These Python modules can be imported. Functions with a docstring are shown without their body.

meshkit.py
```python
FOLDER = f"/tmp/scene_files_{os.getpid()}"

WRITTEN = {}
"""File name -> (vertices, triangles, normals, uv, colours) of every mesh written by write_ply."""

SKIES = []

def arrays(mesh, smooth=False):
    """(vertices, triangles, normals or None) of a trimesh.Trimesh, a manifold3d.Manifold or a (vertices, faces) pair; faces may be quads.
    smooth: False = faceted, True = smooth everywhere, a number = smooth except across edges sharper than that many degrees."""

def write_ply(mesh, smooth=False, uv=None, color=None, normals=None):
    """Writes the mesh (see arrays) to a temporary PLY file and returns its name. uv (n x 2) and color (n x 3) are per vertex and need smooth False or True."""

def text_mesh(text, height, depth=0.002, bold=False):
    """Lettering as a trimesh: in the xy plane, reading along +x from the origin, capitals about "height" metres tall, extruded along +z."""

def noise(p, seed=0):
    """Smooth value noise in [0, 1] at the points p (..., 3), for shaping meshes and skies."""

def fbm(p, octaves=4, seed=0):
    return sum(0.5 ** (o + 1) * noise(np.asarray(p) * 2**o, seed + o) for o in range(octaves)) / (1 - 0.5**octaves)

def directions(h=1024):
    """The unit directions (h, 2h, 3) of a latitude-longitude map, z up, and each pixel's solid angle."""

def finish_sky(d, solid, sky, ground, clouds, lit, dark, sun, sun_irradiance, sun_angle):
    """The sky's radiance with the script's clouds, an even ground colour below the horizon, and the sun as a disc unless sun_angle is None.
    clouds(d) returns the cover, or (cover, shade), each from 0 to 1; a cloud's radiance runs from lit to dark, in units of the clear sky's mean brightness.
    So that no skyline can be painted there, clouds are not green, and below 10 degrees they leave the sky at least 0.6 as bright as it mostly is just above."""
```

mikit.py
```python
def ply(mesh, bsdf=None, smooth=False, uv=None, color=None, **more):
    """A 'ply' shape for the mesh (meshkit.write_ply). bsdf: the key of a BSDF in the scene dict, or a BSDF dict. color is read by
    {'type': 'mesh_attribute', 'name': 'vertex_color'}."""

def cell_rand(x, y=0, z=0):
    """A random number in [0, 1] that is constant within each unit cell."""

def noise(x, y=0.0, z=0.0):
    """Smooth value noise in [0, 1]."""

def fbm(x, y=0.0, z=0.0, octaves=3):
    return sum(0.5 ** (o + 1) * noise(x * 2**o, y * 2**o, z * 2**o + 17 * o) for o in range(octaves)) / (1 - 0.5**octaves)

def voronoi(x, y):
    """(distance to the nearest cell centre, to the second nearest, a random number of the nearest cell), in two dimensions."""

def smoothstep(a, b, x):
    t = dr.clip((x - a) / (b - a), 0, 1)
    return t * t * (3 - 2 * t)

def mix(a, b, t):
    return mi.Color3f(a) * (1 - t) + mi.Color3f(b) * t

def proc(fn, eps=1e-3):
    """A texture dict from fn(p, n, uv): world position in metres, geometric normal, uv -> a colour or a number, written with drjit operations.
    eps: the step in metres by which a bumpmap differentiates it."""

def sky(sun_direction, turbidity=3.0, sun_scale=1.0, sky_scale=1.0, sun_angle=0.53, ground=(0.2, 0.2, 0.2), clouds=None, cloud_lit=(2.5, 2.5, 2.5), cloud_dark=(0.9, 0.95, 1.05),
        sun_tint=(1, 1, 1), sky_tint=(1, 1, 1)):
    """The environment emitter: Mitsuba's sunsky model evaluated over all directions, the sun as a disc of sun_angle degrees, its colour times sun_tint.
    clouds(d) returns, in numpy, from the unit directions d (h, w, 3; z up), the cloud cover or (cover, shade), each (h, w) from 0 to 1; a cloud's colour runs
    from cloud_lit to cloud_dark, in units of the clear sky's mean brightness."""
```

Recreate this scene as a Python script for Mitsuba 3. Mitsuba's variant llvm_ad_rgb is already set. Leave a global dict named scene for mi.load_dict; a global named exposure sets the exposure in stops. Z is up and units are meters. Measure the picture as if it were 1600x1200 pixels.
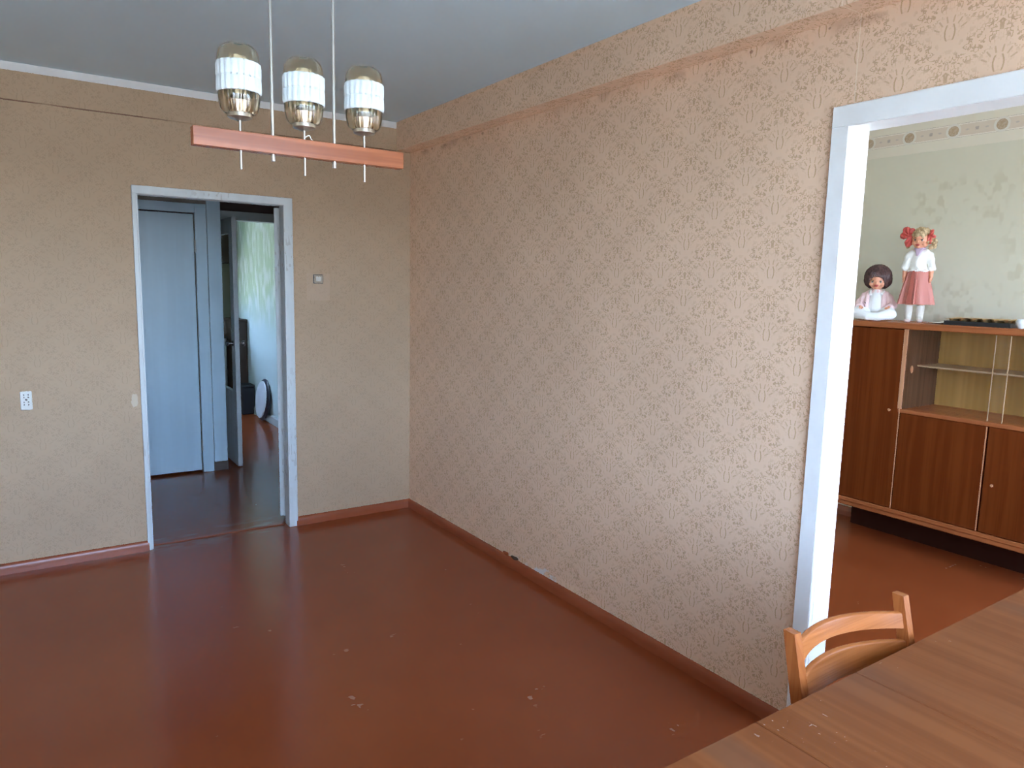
import math, random
import numpy as np, trimesh, manifold3d as m3, shapely.geometry as sg
import drjit as dr, mitsuba as mi
import mikit, meshkit
from mikit import proc, noise, fbm, smoothstep, mix, cell_rand

T = mi.ScalarTransform4f
scene, labels = {}, {}
rng = random.Random(7)

# ------------------------------------------------------------------ camera
YAW, PITCH, ROLL = 0.5977, -0.1355, 0.0224
EYE = np.array([-2.1613, -4.4085, 1.5361])
fw = np.array([math.sin(YAW)*math.cos(PITCH), math.cos(YAW)*math.cos(PITCH), math.sin(PITCH)])
rt = np.array([math.cos(YAW), -math.sin(YAW), 0.0])
up = np.cross(rt, fw)
up = -math.sin(ROLL)*rt + math.cos(ROLL)*up
scene['camera'] = {'type': 'perspective', 'fov': math.degrees(2*math.atan(800/1129.8)), 'fov_axis': 'x', 'near_clip': 0.02, 'far_clip': 200.0,
                   'to_world': T().look_at(origin=EYE.tolist(), target=(EYE+fw).tolist(), up=up.tolist())}
# ------------------------------------------------------------------ sky (sun behind the building, thin cloud)
def clouds(d):
    c = meshkit.fbm(d*2.2+5, 4, 3)
    return 0.35+0.5*np.clip((c-0.4)*3, 0, 1)
scene['sky'] = mikit.sky((0.25, 0.5, 0.85), turbidity=3.0, sun_scale=0.0, sky_scale=1.0, ground=(0.86, 0.70, 0.53), clouds=clouds,
                         cloud_lit=(1.50, 1.87, 2.38), cloud_dark=(0.83, 1.03, 1.32), sky_tint=(0.88, 1.0, 1.18))
exposure = 6.26

# ------------------------------------------------------------------ helpers
def numbered(key):
    if key not in scene and not any(k.startswith(key+'__') for k in scene): return key
    i = 1
    while True:
        k = f'{key}_{i:03d}'
        if k not in scene and not any(s.startswith(k+'__') for s in scene): return k
        i += 1
def put(key, mesh, mat, smooth=False, label=None, M=None, **kw):
    key = numbered(key)
    d = mikit.ply(mesh, mat, smooth=smooth, **kw)
    if M is not None: d['to_world'] = T(M)
    scene[key] = d
    if label: labels[key] = {'label': label}
    return key
def thing(key, label, cat, group=None):
    key = numbered(key); labels[key] = {'label': label, 'category': cat}
    if group: labels[key]['group'] = group
    return key
def struct(key, label=None):
    labels[key] = {'kind': 'structure'}
    if label: labels[key]['label'] = label
    return key
def cat(*ms): return trimesh.util.concatenate([tm(m) for m in ms])
def tm(m):
    if hasattr(m, 'to_mesh'):
        a = m.to_mesh(); return trimesh.Trimesh(a.vert_properties[:, :3], a.tri_verts, process=False)
    return m
def box(x0, x1, y0, y1, z0, z1, b=0.0):
    x0, x1 = sorted((x0, x1)); y0, y1 = sorted((y0, y1)); z0, z1 = sorted((z0, z1))
    if b <= 0:
        m = trimesh.creation.box(extents=(x1-x0, y1-y0, z1-z0)); m.apply_translation(((x0+x1)/2, (y0+y1)/2, (z0+z1)/2)); return m
    pts = []
    for x, sx in ((x0, 1), (x1, -1)):
        for y, sy in ((y0, 1), (y1, -1)):
            for z, sz in ((z0, 1), (z1, -1)):
                pts += [(x+sx*b, y+sy*b, z), (x+sx*b, y, z+sz*b), (x, y+sy*b, z+sz*b)]
    return trimesh.convex.convex_hull(np.array(pts))
def lathe(prof, n=32, c=(0, 0, 0)):
    m = trimesh.creation.revolve(np.array(prof, float), sections=n); m.apply_translation(c); return m
def cyl(p0, p1, r, n=16): return trimesh.creation.cylinder(radius=r, segment=(p0, p1), sections=n)
def sph(c, r, sub=3, sc=(1, 1, 1)):
    m = trimesh.creation.icosphere(subdivisions=sub, radius=1.0); m.vertices *= np.array(sc)*r; m.apply_translation(c); return m
def tube(pts, rad, n=8, closed_caps=True):
    pts = np.asarray(pts, float); rad = np.broadcast_to(rad, len(pts))
    t = np.gradient(pts, axis=0); t /= np.linalg.norm(t, axis=1, keepdims=True)+1e-12
    ref = np.array([0, 0, 1.0]) if abs(t[:, 2]).mean() < 0.8 else np.array([1.0, 0, 0])
    a = np.cross(t, ref); a /= np.linalg.norm(a, axis=1, keepdims=True); b = np.cross(t, a)
    ang = np.arange(n)*2*np.pi/n
    v = pts[:, None]+rad[:, None, None]*(np.cos(ang)[None, :, None]*a[:, None]+np.sin(ang)[None, :, None]*b[:, None])
    k = len(pts); f = []
    for i in range(k-1):
        for j in range(n):
            q = (i*n+j, i*n+(j+1) % n, (i+1)*n+(j+1) % n, (i+1)*n+j); f += [(q[0], q[2], q[1]), (q[0], q[3], q[2])]
    v = np.vstack([v.reshape(-1, 3), pts[:1], pts[-1:]])
    for j in range(n): f += [(k*n, j, (j+1) % n), (k*n+1, (k-1)*n+(j+1) % n, (k-1)*n+j)]
    m = trimesh.Trimesh(v, f, process=False); trimesh.repair.fix_normals(m); return m
def profile_y(poly, y0, y1):        # polygon in (x,z) extruded along y
    m = trimesh.creation.extrude_polygon(sg.Polygon(poly), y1-y0, engine='earcut')
    v = m.vertices.copy(); m.vertices = np.stack([v[:, 0], y1-v[:, 2], v[:, 1]], 1); return m
def profile_x(poly, x0, x1):        # polygon in (y,z) extruded along x
    m = trimesh.creation.extrude_polygon(sg.Polygon(poly), x1-x0, engine='earcut')
    v = m.vertices.copy(); m.vertices = np.stack([x0+v[:, 2], v[:, 0], v[:, 1]], 1); return m
def wallbox(u0, u1, z0, z1, holes, make):  # wall with rectangular holes (u0,u1,z0,z1) out of boxes
    us = sorted({u0, u1, *[h[0] for h in holes], *[h[1] for h in holes]}); out = []
    for a, b in zip(us[:-1], us[1:]):
        cut = sorted((h[2], h[3]) for h in holes if h[0] <= a+1e-9 and h[1] >= b-1e-9); z = z0
        for c0, c1 in cut:
            if c0 > z+1e-9: out.append(make(a, b, z, c0))
            z = c1
        if z < z1-1e-9: out.append(make(a, b, z, z1))
    return cat(*out)
def body(bones, length=0.006, it=8, extra=()):
    """bones: list of chains [(x,y,z,r),...]; one smooth continuous surface"""
    parts = []
    for ch in bones:
        for a, b in zip(ch[:-1], ch[1:]):
            s = [m3.Manifold.sphere(q[3], 20).translate((q[0], q[1], q[2])) for q in (a, b)]
            parts.append(m3.Manifold.batch_hull(s))
    parts += list(extra)
    m = m3.Manifold.batch_boolean(parts, m3.OpType.Add).refine_to_length(length)
    t = tm(m); t.merge_vertices()
    trimesh.smoothing.filter_taubin(t, iterations=it)
    return t
def ell(c, r): return m3.Manifold.sphere(1.0, 36).scale(r).translate(c)

# ------------------------------------------------------------------ materials
def mat(name, d): scene['mat_'+name] = d; return 'mat_'+name
def princ(col, rough=0.5, **kw): return {'type': 'principled', 'base_color': col if isinstance(col, dict) else {'type': 'rgb', 'value': list(col)}, 'roughness': rough, **kw}
def two(d): return {'type': 'twosided', 'bsdf': d}

def paper_ink(u, v, w, h):
    """damask sprig print, 0..1: rows of '( )' motifs in a diamond lattice, mirrored left to right"""
    a0, b0 = u/w, v/h
    a1, b1 = a0-dr.round(a0), b0-dr.round(b0)
    a2, b2 = a0-0.5, b0-0.5
    a2, b2 = a2-dr.round(a2), b2-dr.round(b2)
    first = (dr.abs(a1)+dr.abs(b1)) <= 0.5
    a, b = dr.select(first, a1, a2), dr.select(first, b1, b2)
    x, y = dr.abs(a)*w, b*h
    e = 0.5-(dr.abs(a)+dr.abs(b))                       # 0 at the diamond's edge, 0.5 in its middle
    warp = noise(x*42+1, y*42+5)-0.5
    near = smoothstep(0.25, 0.10, e+0.15*warp+0.02*dr.sin(y*95))
    n1, n2 = noise(x*105+3, y*95+7), noise(x*120+40, y*120+31)
    worm = smoothstep(0.10, 0.04, dr.abs(n1-0.5))*smoothstep(0.34, 0.46, n2)
    worm = dr.maximum(worm, smoothstep(0.09, 0.03, dr.abs(n2-0.55))*smoothstep(0.42, 0.54, n1))
    speck = smoothstep(0.74, 0.80, noise(x*170, y*170+11))
    yy = (y+0.004)/0.021
    par = smoothstep(0.0030, 0.0012, dr.abs(x-(0.0130-0.0050*yy*yy)))*smoothstep(1.1, 0.9, dr.abs(yy))
    th, r = dr.atan2(x, y+0.012), dr.sqrt(dr.square(x)+dr.square(y+0.012))
    k = th/0.42-0.5
    fan = smoothstep(0.0030, 0.0012, r*0.42*dr.abs(k-dr.round(k)))*smoothstep(0.004, 0.0, dr.abs(r-0.038-0.006*dr.cos(th))-0.007)*smoothstep(1.35, 1.1, th)
    dot = smoothstep(0.0055, 0.0035, dr.sqrt(dr.square(x-0.046)+dr.square(y-0.046)))
    return dr.clip(dr.maximum(dr.maximum(worm*near, 0.75*speck*(0.25+0.75*near)), dr.maximum(dr.maximum(par, 0.75*fan), dot)), 0, 1)

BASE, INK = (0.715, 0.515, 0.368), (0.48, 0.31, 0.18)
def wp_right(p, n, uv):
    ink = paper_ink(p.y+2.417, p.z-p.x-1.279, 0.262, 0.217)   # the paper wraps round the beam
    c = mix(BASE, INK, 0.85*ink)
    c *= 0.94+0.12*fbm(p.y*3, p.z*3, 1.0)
    # torn patch with bare plaster above the baseboard
    d = fbm(p.y*22, p.z*30, 4.0)
    tear = smoothstep(0.36, 0.30, dr.sqrt(dr.square((p.y+1.50)/0.62)+dr.square((p.z-0.055)/0.16))+0.35*(d-0.5))*smoothstep(0.45, 0.55, d)
    c = mix(c, (0.66, 0.66, 0.66), 0.8*tear)
    # pale paper seam over the opening, rusty nail stains along the beam's lower edge
    c = mix(c, (0.80, 0.68, 0.54), 0.6*smoothstep(0.0022, 0.0012, dr.abs(p.y+3.069))*smoothstep(2.10, 2.12, p.z))
    s = mi.Float(0)
    for y, r in ((-0.162, 0.006), (-0.30, 0.010), (-0.463, 0.010), (-0.754, 0.010), (-0.891, 0.012), (-1.046, 0.009), (-2.486, 0.006), (-2.669, 0.009), (-2.812, 0.007), (-2.966, 0.006)):
        s = dr.maximum(s, smoothstep(1.2, 0.5, dr.sqrt(dr.square(p.y-y)+dr.square((p.z-2.360)*1.3))/r))
    s = dr.maximum(s*(0.6+0.4*noise(p.y*200, p.z*200)), 0.35*smoothstep(0.045, 0.0, dr.abs(p.z-2.36))*smoothstep(0.5, 0.75, noise(p.y*9, p.z*20, 4.0)))*dr.select(p.x > -0.003, 1.0, 0.0)
    return mix(c, (0.25, 0.12, 0.07), 0.8*s)
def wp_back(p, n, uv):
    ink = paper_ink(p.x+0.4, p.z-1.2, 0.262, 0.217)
    c = mix((0.485, 0.355, 0.235), (0.35, 0.24, 0.15), 0.40*ink)  # print fainter by colour, standing in for how light meets this wall
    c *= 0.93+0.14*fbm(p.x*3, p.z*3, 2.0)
    crack = smoothstep(0.004, 0.0015, dr.abs(p.z-2.3745-0.006*(fbm(p.x*4, 3.0)-0.5)))*smoothstep(0.25, 0.5, noise(p.x*5.0, 1.5))
    c = mix(c, (0.20, 0.11, 0.07), 0.75*crack)
    d = dr.sqrt(dr.square((p.x+1.668)/0.019)+dr.square((p.z-0.865)/0.045))+0.5*(fbm(p.x*60, p.z*60)-0.5)
    c = mix(c, (0.60, 0.52, 0.40), 0.8*smoothstep(1.0, 0.8, d))
    # patch of newer paper under the switch
    q = smoothstep(0.075, 0.07, dr.abs(p.x+0.625))*smoothstep(0.085, 0.08, dr.abs(p.z-1.50))
    return mix(c, (0.53, 0.40, 0.29), 0.5*q)
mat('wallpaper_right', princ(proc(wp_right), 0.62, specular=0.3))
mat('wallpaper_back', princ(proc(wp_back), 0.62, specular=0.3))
def ceil_fn(p, n, uv): return mi.Color3f(0.62, 0.78, 0.87)*(0.94+0.08*fbm(p.x*1.5, p.y*1.5))
mat('ceiling', {'type': 'diffuse', 'reflectance': proc(ceil_fn)})
def floor_fn(p, n, uv):
    c = mix((0.215, 0.047, 0.0145), (0.25, 0.060, 0.019), fbm(p.x*2.2, p.y*2.2, octaves=4))
    spot = smoothstep(0.93, 0.96, noise(p.x*9, p.y*9, 3.0))*smoothstep(0.80, 0.88, noise(p.x*55, p.y*70, 1.0))
    c = mix(c, (0.45, 0.27, 0.20), 0.6*spot)
    wear = smoothstep(0.25, 0.0, dr.abs(p.y-0.08))*smoothstep(0.45, 0.7, fbm(p.x*7, p.y*14, 2.0))
    return mix(c, (0.22, 0.17, 0.12), 0.6*wear)
def floor_bump(p, n, uv): return 0.0016*fbm(p.x*5, p.y*5, octaves=3)+0.0002*noise(p.x*60, p.y*40)
mat('floor', {'type': 'bumpmap', 'arbitrary': proc(floor_bump, 2e-3), 'scale': 1.0, 'bsdf': princ(proc(floor_fn), 0.20, specular=0.45)})
def bb_fn(p, n, uv): return mix((0.25, 0.060, 0.022), (0.31, 0.082, 0.034), fbm(p.x*6+p.y*6, p.z*30))
mat('baseboard', princ(proc(bb_fn), 0.28, specular=0.55))
def paint_fn(p, n, uv): return mi.Color3f(0.76, 0.78, 0.78)*(0.93+0.10*fbm(p.x*9+p.y*9, p.z*2.2))
mat('white_paint', princ(proc(paint_fn), 0.35, specular=0.5))
def old_paint(p, n, uv):
    c = mi.Color3f(0.58, 0.64, 0.66)*(0.90+0.16*fbm(p.x*30+p.y*30, p.z*1.6))
    chip = smoothstep(0.76, 0.82, noise(p.x*130+p.y*130, p.z*40, 3.0))*smoothstep(0.55, 0.75, noise(p.x*5, p.z*4, 9.0))
    return mix(c, (0.25, 0.22, 0.18), 0.3*chip)
mat('old_paint', princ(proc(old_paint), 0.38, specular=0.5))
def blue_fn(p, n, uv): return mi.Color3f(0.50, 0.66, 0.76)*(0.93+0.12*fbm(p.x*26+p.y*9, p.z*1.1, 2.0))
mat('blue_door', princ(proc(blue_fn), 0.36, specular=0.5))
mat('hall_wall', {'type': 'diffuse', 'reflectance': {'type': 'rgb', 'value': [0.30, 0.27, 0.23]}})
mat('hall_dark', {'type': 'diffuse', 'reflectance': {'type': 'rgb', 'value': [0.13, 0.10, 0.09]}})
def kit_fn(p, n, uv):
    leaf = smoothstep(0.30, 0.80, noise(p.y*14, p.z*7, 2.0)*0.6+noise(p.y*34, p.z*14, 5.0)*0.4)  # leaf-like blotches: green light from trees put into the wall colour
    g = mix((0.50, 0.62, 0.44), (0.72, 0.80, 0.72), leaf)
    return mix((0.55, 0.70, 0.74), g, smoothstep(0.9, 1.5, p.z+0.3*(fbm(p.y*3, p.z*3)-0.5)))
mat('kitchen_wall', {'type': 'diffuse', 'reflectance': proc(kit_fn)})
mat('kitchen_far', {'type': 'diffuse', 'reflectance': {'type': 'rgb', 'value': [0.42, 0.43, 0.33]}})
mat('kitchen_base', princ((0.42, 0.47, 0.50), 0.4))
def bed_fn(p, n, uv):
    f = smoothstep(0.46, 0.74, fbm(p.y*26, p.z*20, 3.0, octaves=2))*smoothstep(0.46, 0.70, fbm(p.y*3.4, p.z*3.4, 8.0, octaves=2))
    return mix((0.65, 0.625, 0.50), (0.50, 0.46, 0.33), 0.55*f)
mat('bedroom_wall', {'type': 'diffuse', 'reflectance': proc(bed_fn)})
PERIOD, BZ = 0.262, 2.510
def border_fn(p, n, uv):
    a = (p.y+1.627)/PERIOD
    a = (a-dr.round(a))*PERIOD; z = p.z-BZ
    rr = dr.sqrt(dr.square(a)+dr.square(z))
    c = mi.Color3f(0.73, 0.68, 0.56)
    inband = smoothstep(0.0335, 0.0320, dr.abs(z))
    c = mix(c, (0.66, 0.57, 0.46), inband)
    c = mix(c, (0.80, 0.74, 0.64), smoothstep(0.0035, 0.002, dr.abs(dr.abs(z)-0.0345)))
    c = mix(c, (0.46, 0.40, 0.33), 0.7*smoothstep(0.0018, 0.0008, dr.abs(dr.abs(z)-0.039)))
    c = mix(c, (0.70, 0.66, 0.57), smoothstep(0.044, 0.042, rr))
    c = mix(c, (0.44, 0.32, 0.20), smoothstep(0.031, 0.029, rr)*(0.65+0.35*noise(a*160, z*160)))
    sq = dr.maximum(dr.abs(dr.abs(a)-PERIOD/2), dr.abs(z))
    c = mix(c, (0.34, 0.29, 0.26), 0.8*smoothstep(0.0105, 0.008, sq)*(0.6+0.4*noise(a*300, z*300)))
    da = dr.sqrt(dr.square((dr.abs(a)-0.078)/2.2)+dr.square(z))
    return mix(c, (0.45, 0.40, 0.36), 0.6*smoothstep(0.006, 0.003, da))
mat('border', {'type': 'diffuse', 'reflectance': proc(border_fn)})
# woods
def grain(ax, k1, k2, dark, light, seed=0.0):
    """fine streaks along axis ax (0,1,2)"""
    def fn(p, n, uv):
        q = [p.x, p.y, p.z]; l = q.pop(ax); s = q[0]*0.83+q[1]
        g = 0.6*noise(s*k1+2.0*noise(l*2.0, s*6.0, seed), l*k2, seed)+0.4*noise(s*k1*3.7, l*k2*2, seed+3)
        return mix(dark, light, smoothstep(0.2, 0.8, g))
    return proc(fn)
def table_fn(p, n, uv):
    w = p.x+0.030*fbm(p.x*3.0, p.y*1.4, 2.0)
    g = 0.55*noise(w*26, p.y*2.2)+0.30*noise(w*85, p.y*4.0)+0.15*noise(w*230, p.y*9)
    c = mix((0.160, 0.046, 0.0135), (0.200, 0.064, 0.020), smoothstep(0.2, 0.8, g))
    st = smoothstep(0.62, 0.80, noise(w*11+4, p.y*0.9))
    c = mix(c, (0.130, 0.055, 0.028), 0.55*st)
    sc = smoothstep(0.93, 0.95, noise(p.x*130, p.y*130, 4.0))*smoothstep(0.78, 0.86, noise(p.x*9, p.y*9, 8.0))
    return mix(c, (0.48, 0.34, 0.26), 0.6*sc)
mat('table_top', princ(proc(table_fn), 0.50, specular=0.16))
mat('table_wood', princ(grain(2, 60, 3, (0.19, 0.075, 0.035), (0.30, 0.13, 0.065)), 0.4))
mat('chair_wood', princ(grain(0, 90, 5, (0.31, 0.090, 0.021), (0.39, 0.125, 0.034)), 0.36, specular=0.35))
mat('chair_post', princ(grain(2, 90, 5, (0.27, 0.074, 0.018), (0.34, 0.105, 0.028)), 0.36, specular=0.35))
mat('bar_wood', princ(grain(0, 70, 4, (0.25, 0.070, 0.024), (0.35, 0.112, 0.042)), 0.27, specular=0.55))
mat('cabinet_door', princ(grain(2, 46, 1.6, (0.115, 0.021, 0.0035), (0.145, 0.031, 0.006)), 0.45, specular=0.10))
mat('cabinet_frame', princ(grain(1, 50, 2.0, (0.30, 0.085, 0.026), (0.37, 0.118, 0.038)), 0.32, specular=0.5))
mat('cabinet_edge', princ(grain(2, 50, 2.0, (0.42, 0.19, 0.10), (0.52, 0.26, 0.14)), 0.34))
mat('cabinet_inside', princ(grain(2, 60, 2.0, (0.085, 0.034, 0.014), (0.125, 0.052, 0.024)), 0.5, specular=0.15))
mat('cabinet_back', princ(grain(2, 20, 1.0, (0.35, 0.175, 0.036), (0.42, 0.22, 0.055)), 0.6))
mat('plinth', princ((0.035, 0.011, 0.007), 0.7, specular=0.0))  # near-black colour of the block that paints shade beneath the sideboard
mat('shelf', princ((0.40, 0.26, 0.15), 0.4))
# metals, glass, plastics
mat('chrome', {'type': 'roughconductor', 'material': 'Cr', 'alpha': 0.12})
mat('rod', princ((0.62, 0.61, 0.58), 0.28, metallic=0.85))
mat('steel', princ((0.50, 0.50, 0.48), 0.30, metallic=0.9))
mat('cuff', princ((0.60, 0.56, 0.48), 0.25, metallic=0.9))
mat('amber_glass', {'type': 'dielectric', 'int_ior': 1.5, 'ext_ior': 1.0, 'specular_transmittance': {'type': 'rgb', 'value': [0.985, 0.94, 0.84]}})
mat('milk_glass', two(princ((0.68, 0.77, 0.82), 0.16, specular=0.6)))
mat('bulb', princ((0.75, 0.74, 0.68), 0.12, specular=0.6))
mat('pane', {'type': 'thindielectric', 'int_ior': 1.28})
mat('door_pane', {'type': 'thindielectric', 'int_ior': 1.5, 'specular_transmittance': {'type': 'rgb', 'value': [0.72, 0.76, 0.68]}})
mat('white_plastic', princ((0.72, 0.74, 0.70), 0.3))
mat('beige_plastic', princ((0.40, 0.35, 0.28), 0.35))
mat('dark', princ((0.03, 0.03, 0.035), 0.4))
mat('grey_dark', princ((0.16, 0.15, 0.14), 0.45))
mat('enamel', two(princ((0.62, 0.70, 0.80), 0.2, specular=0.6)))
mat('enamel_rim', two(princ((0.035, 0.045, 0.075), 0.25, specular=0.6)))
mat('brown_dark', princ((0.075, 0.045, 0.030), 0.5))
mat('black_tray', princ((0.018, 0.018, 0.020), 0.35))
mat('gold', {'type': 'twosided', 'bsdf': princ((0.72, 0.52, 0.25), 0.25, metallic=0.85)})
mat('paper', two(princ((0.78, 0.79, 0.76), 0.6)))
mat('porcelain', princ((0.74, 0.79, 0.80), 0.15, specular=0.6))
mat('doll_skin', princ((0.70, 0.33, 0.205), 0.42, specular=0.4))
mat('lips', princ((0.42, 0.07, 0.055), 0.4)); mat('eye_white', princ((0.7, 0.68, 0.64), 0.2)); mat('iris', princ((0.07, 0.045, 0.03), 0.15))
mat('brow', princ((0.20, 0.12, 0.07), 0.6))
def strand(dark, light, k):
    def fn(p, n, uv): return mix(dark, light, smoothstep(0.25, 0.75, 0.6*noise(p.x*k, p.y*k, p.z*k*0.22)+0.4*noise(p.x*k*2.3, p.y*k*2.3, p.z*k*0.5)))
    return proc(fn)
mat('brown_hair', princ(strand((0.045, 0.022, 0.022), (0.125, 0.062, 0.055), 170), 0.42, specular=0.5))
mat('blond_hair', princ(strand((0.36, 0.25, 0.13), (0.66, 0.50, 0.30), 150), 0.45, specular=0.5))
mat('red_ribbon', two(princ((0.52, 0.085, 0.07), 0.4, sheen=0.5)))
mat('white_knit', two(princ((0.80, 0.80, 0.77), 0.7, sheen=0.3)))
mat('pink_skirt', two(princ((0.56, 0.215, 0.18), 0.6, sheen=0.5)))
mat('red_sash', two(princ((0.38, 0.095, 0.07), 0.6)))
mat('lilac', two(princ((0.46, 0.36, 0.46), 0.7)))
mat('sock', two(princ((0.70, 0.66, 0.60), 0.8)))
mat('shoe', princ((0.66, 0.52, 0.47), 0.4))
mat('pink_knit', two(princ((0.76, 0.56, 0.56), 0.75, sheen=0.3)))
mat('white_cloth', two(princ((0.78, 0.80, 0.80), 0.75)))

# ------------------------------------------------------------------ room shell
H, FRONT, LEFT = 2.55, -5.0, -3.12      # ceiling height, window wall, left wall
KX, BX = 0.03, 2.54                     # kitchen right wall, bedroom far wall
struct('floor'); put('floor', box(-3.3, 2.7, -5.3, 5.3, -0.1, 0.0), 'mat_floor')
struct('ceiling'); put('ceiling', cat(box(-3.3, 0.05, -5.3, 5.3, H, H+0.12), box(0.05, 2.7, -0.30, 5.3, H, H+0.12)), 'mat_ceiling')
HB = 2.66
struct('ceiling_bedroom'); put('ceiling_bedroom', box(0.05, 2.7, -5.3, -0.30, HB, HB+0.12), 'mat_white_paint')
# wall with the doorway to the hall (face y = 0)
struct('wall_back')
DX0, DX1, DZ = -1.617, -0.832, 1.980
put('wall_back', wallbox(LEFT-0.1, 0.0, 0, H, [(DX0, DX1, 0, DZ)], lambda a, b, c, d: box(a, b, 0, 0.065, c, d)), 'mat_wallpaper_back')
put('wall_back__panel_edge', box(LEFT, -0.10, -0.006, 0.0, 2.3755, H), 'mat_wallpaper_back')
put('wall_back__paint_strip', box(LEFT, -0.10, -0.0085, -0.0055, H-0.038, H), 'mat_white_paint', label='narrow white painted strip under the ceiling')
# right wall (face x = 0) with the wide opening to the bedroom
OY0, OY1, OZ, TH = -3.068, -4.50, 2.046, 0.085
struct('wall_right')
put('wall_right', wallbox(FRONT, 0.15, 0, H, [(OY1, OY0, 0, OZ)], lambda a, b, c, d: box(0.0, TH, a, b, c, d)), 'mat_wallpaper_right')
put('wall_right__beam', box(-0.102, 0.0, FRONT, 0.0, 2.374, H), 'mat_wallpaper_right', label='papered concrete beam along the top of the wall')
mat('plain_wall', {'type': 'diffuse', 'reflectance': {'type': 'rgb', 'value': [0.60, 0.50, 0.40]}})
struct('wall_left'); put('wall_left', box(LEFT-0.15, LEFT, FRONT, 5.2, 0, H), 'mat_plain_wall')
struct('wall_front')
WL = (-2.80, -0.55, 0.82, 2.22); WB, WD = (0.30, 1.42, 0.80, 2.25), (1.52, 2.30, 0.06, 2.25)  # WD: unseen balcony door, added to brighten the bedroom
put('wall_front', wallbox(LEFT-0.15, BX+0.2, 0, HB, [WL, WB, WD], lambda a, b, c, d: box(a, b, FRONT-0.28, FRONT, c, d)), 'mat_plain_wall')
def window(n, w, nx, yc, sy):
    k = struct(f'window_{n}')
    x0, x1, z0, z1 = w; t = 0.055
    fr = [box(x0, x1, yc-0.03, yc+0.03, z0, z0+t), box(x0, x1, yc-0.03, yc+0.03, z1-t, z1)]
    for i in range(nx+1):
        x = x0+(x1-x0-t)*i/nx; fr.append(box(x, x+t, yc-0.03, yc+0.03, z0+t, z1-t))
    put(k+'__frame', cat(*fr), 'mat_white_paint')
    put(k+'__sill', box(x0-0.05, x1+0.05, yc+0.03*sy, yc+0.31*sy, z0-0.03, z0+0.005, 0.006), 'mat_white_paint')
window(1, WL, 3, FRONT-0.18, 1); window(2, WB, 2, FRONT-0.18, 1); window(4, WD, 1, FRONT-0.18, 1)
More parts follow.
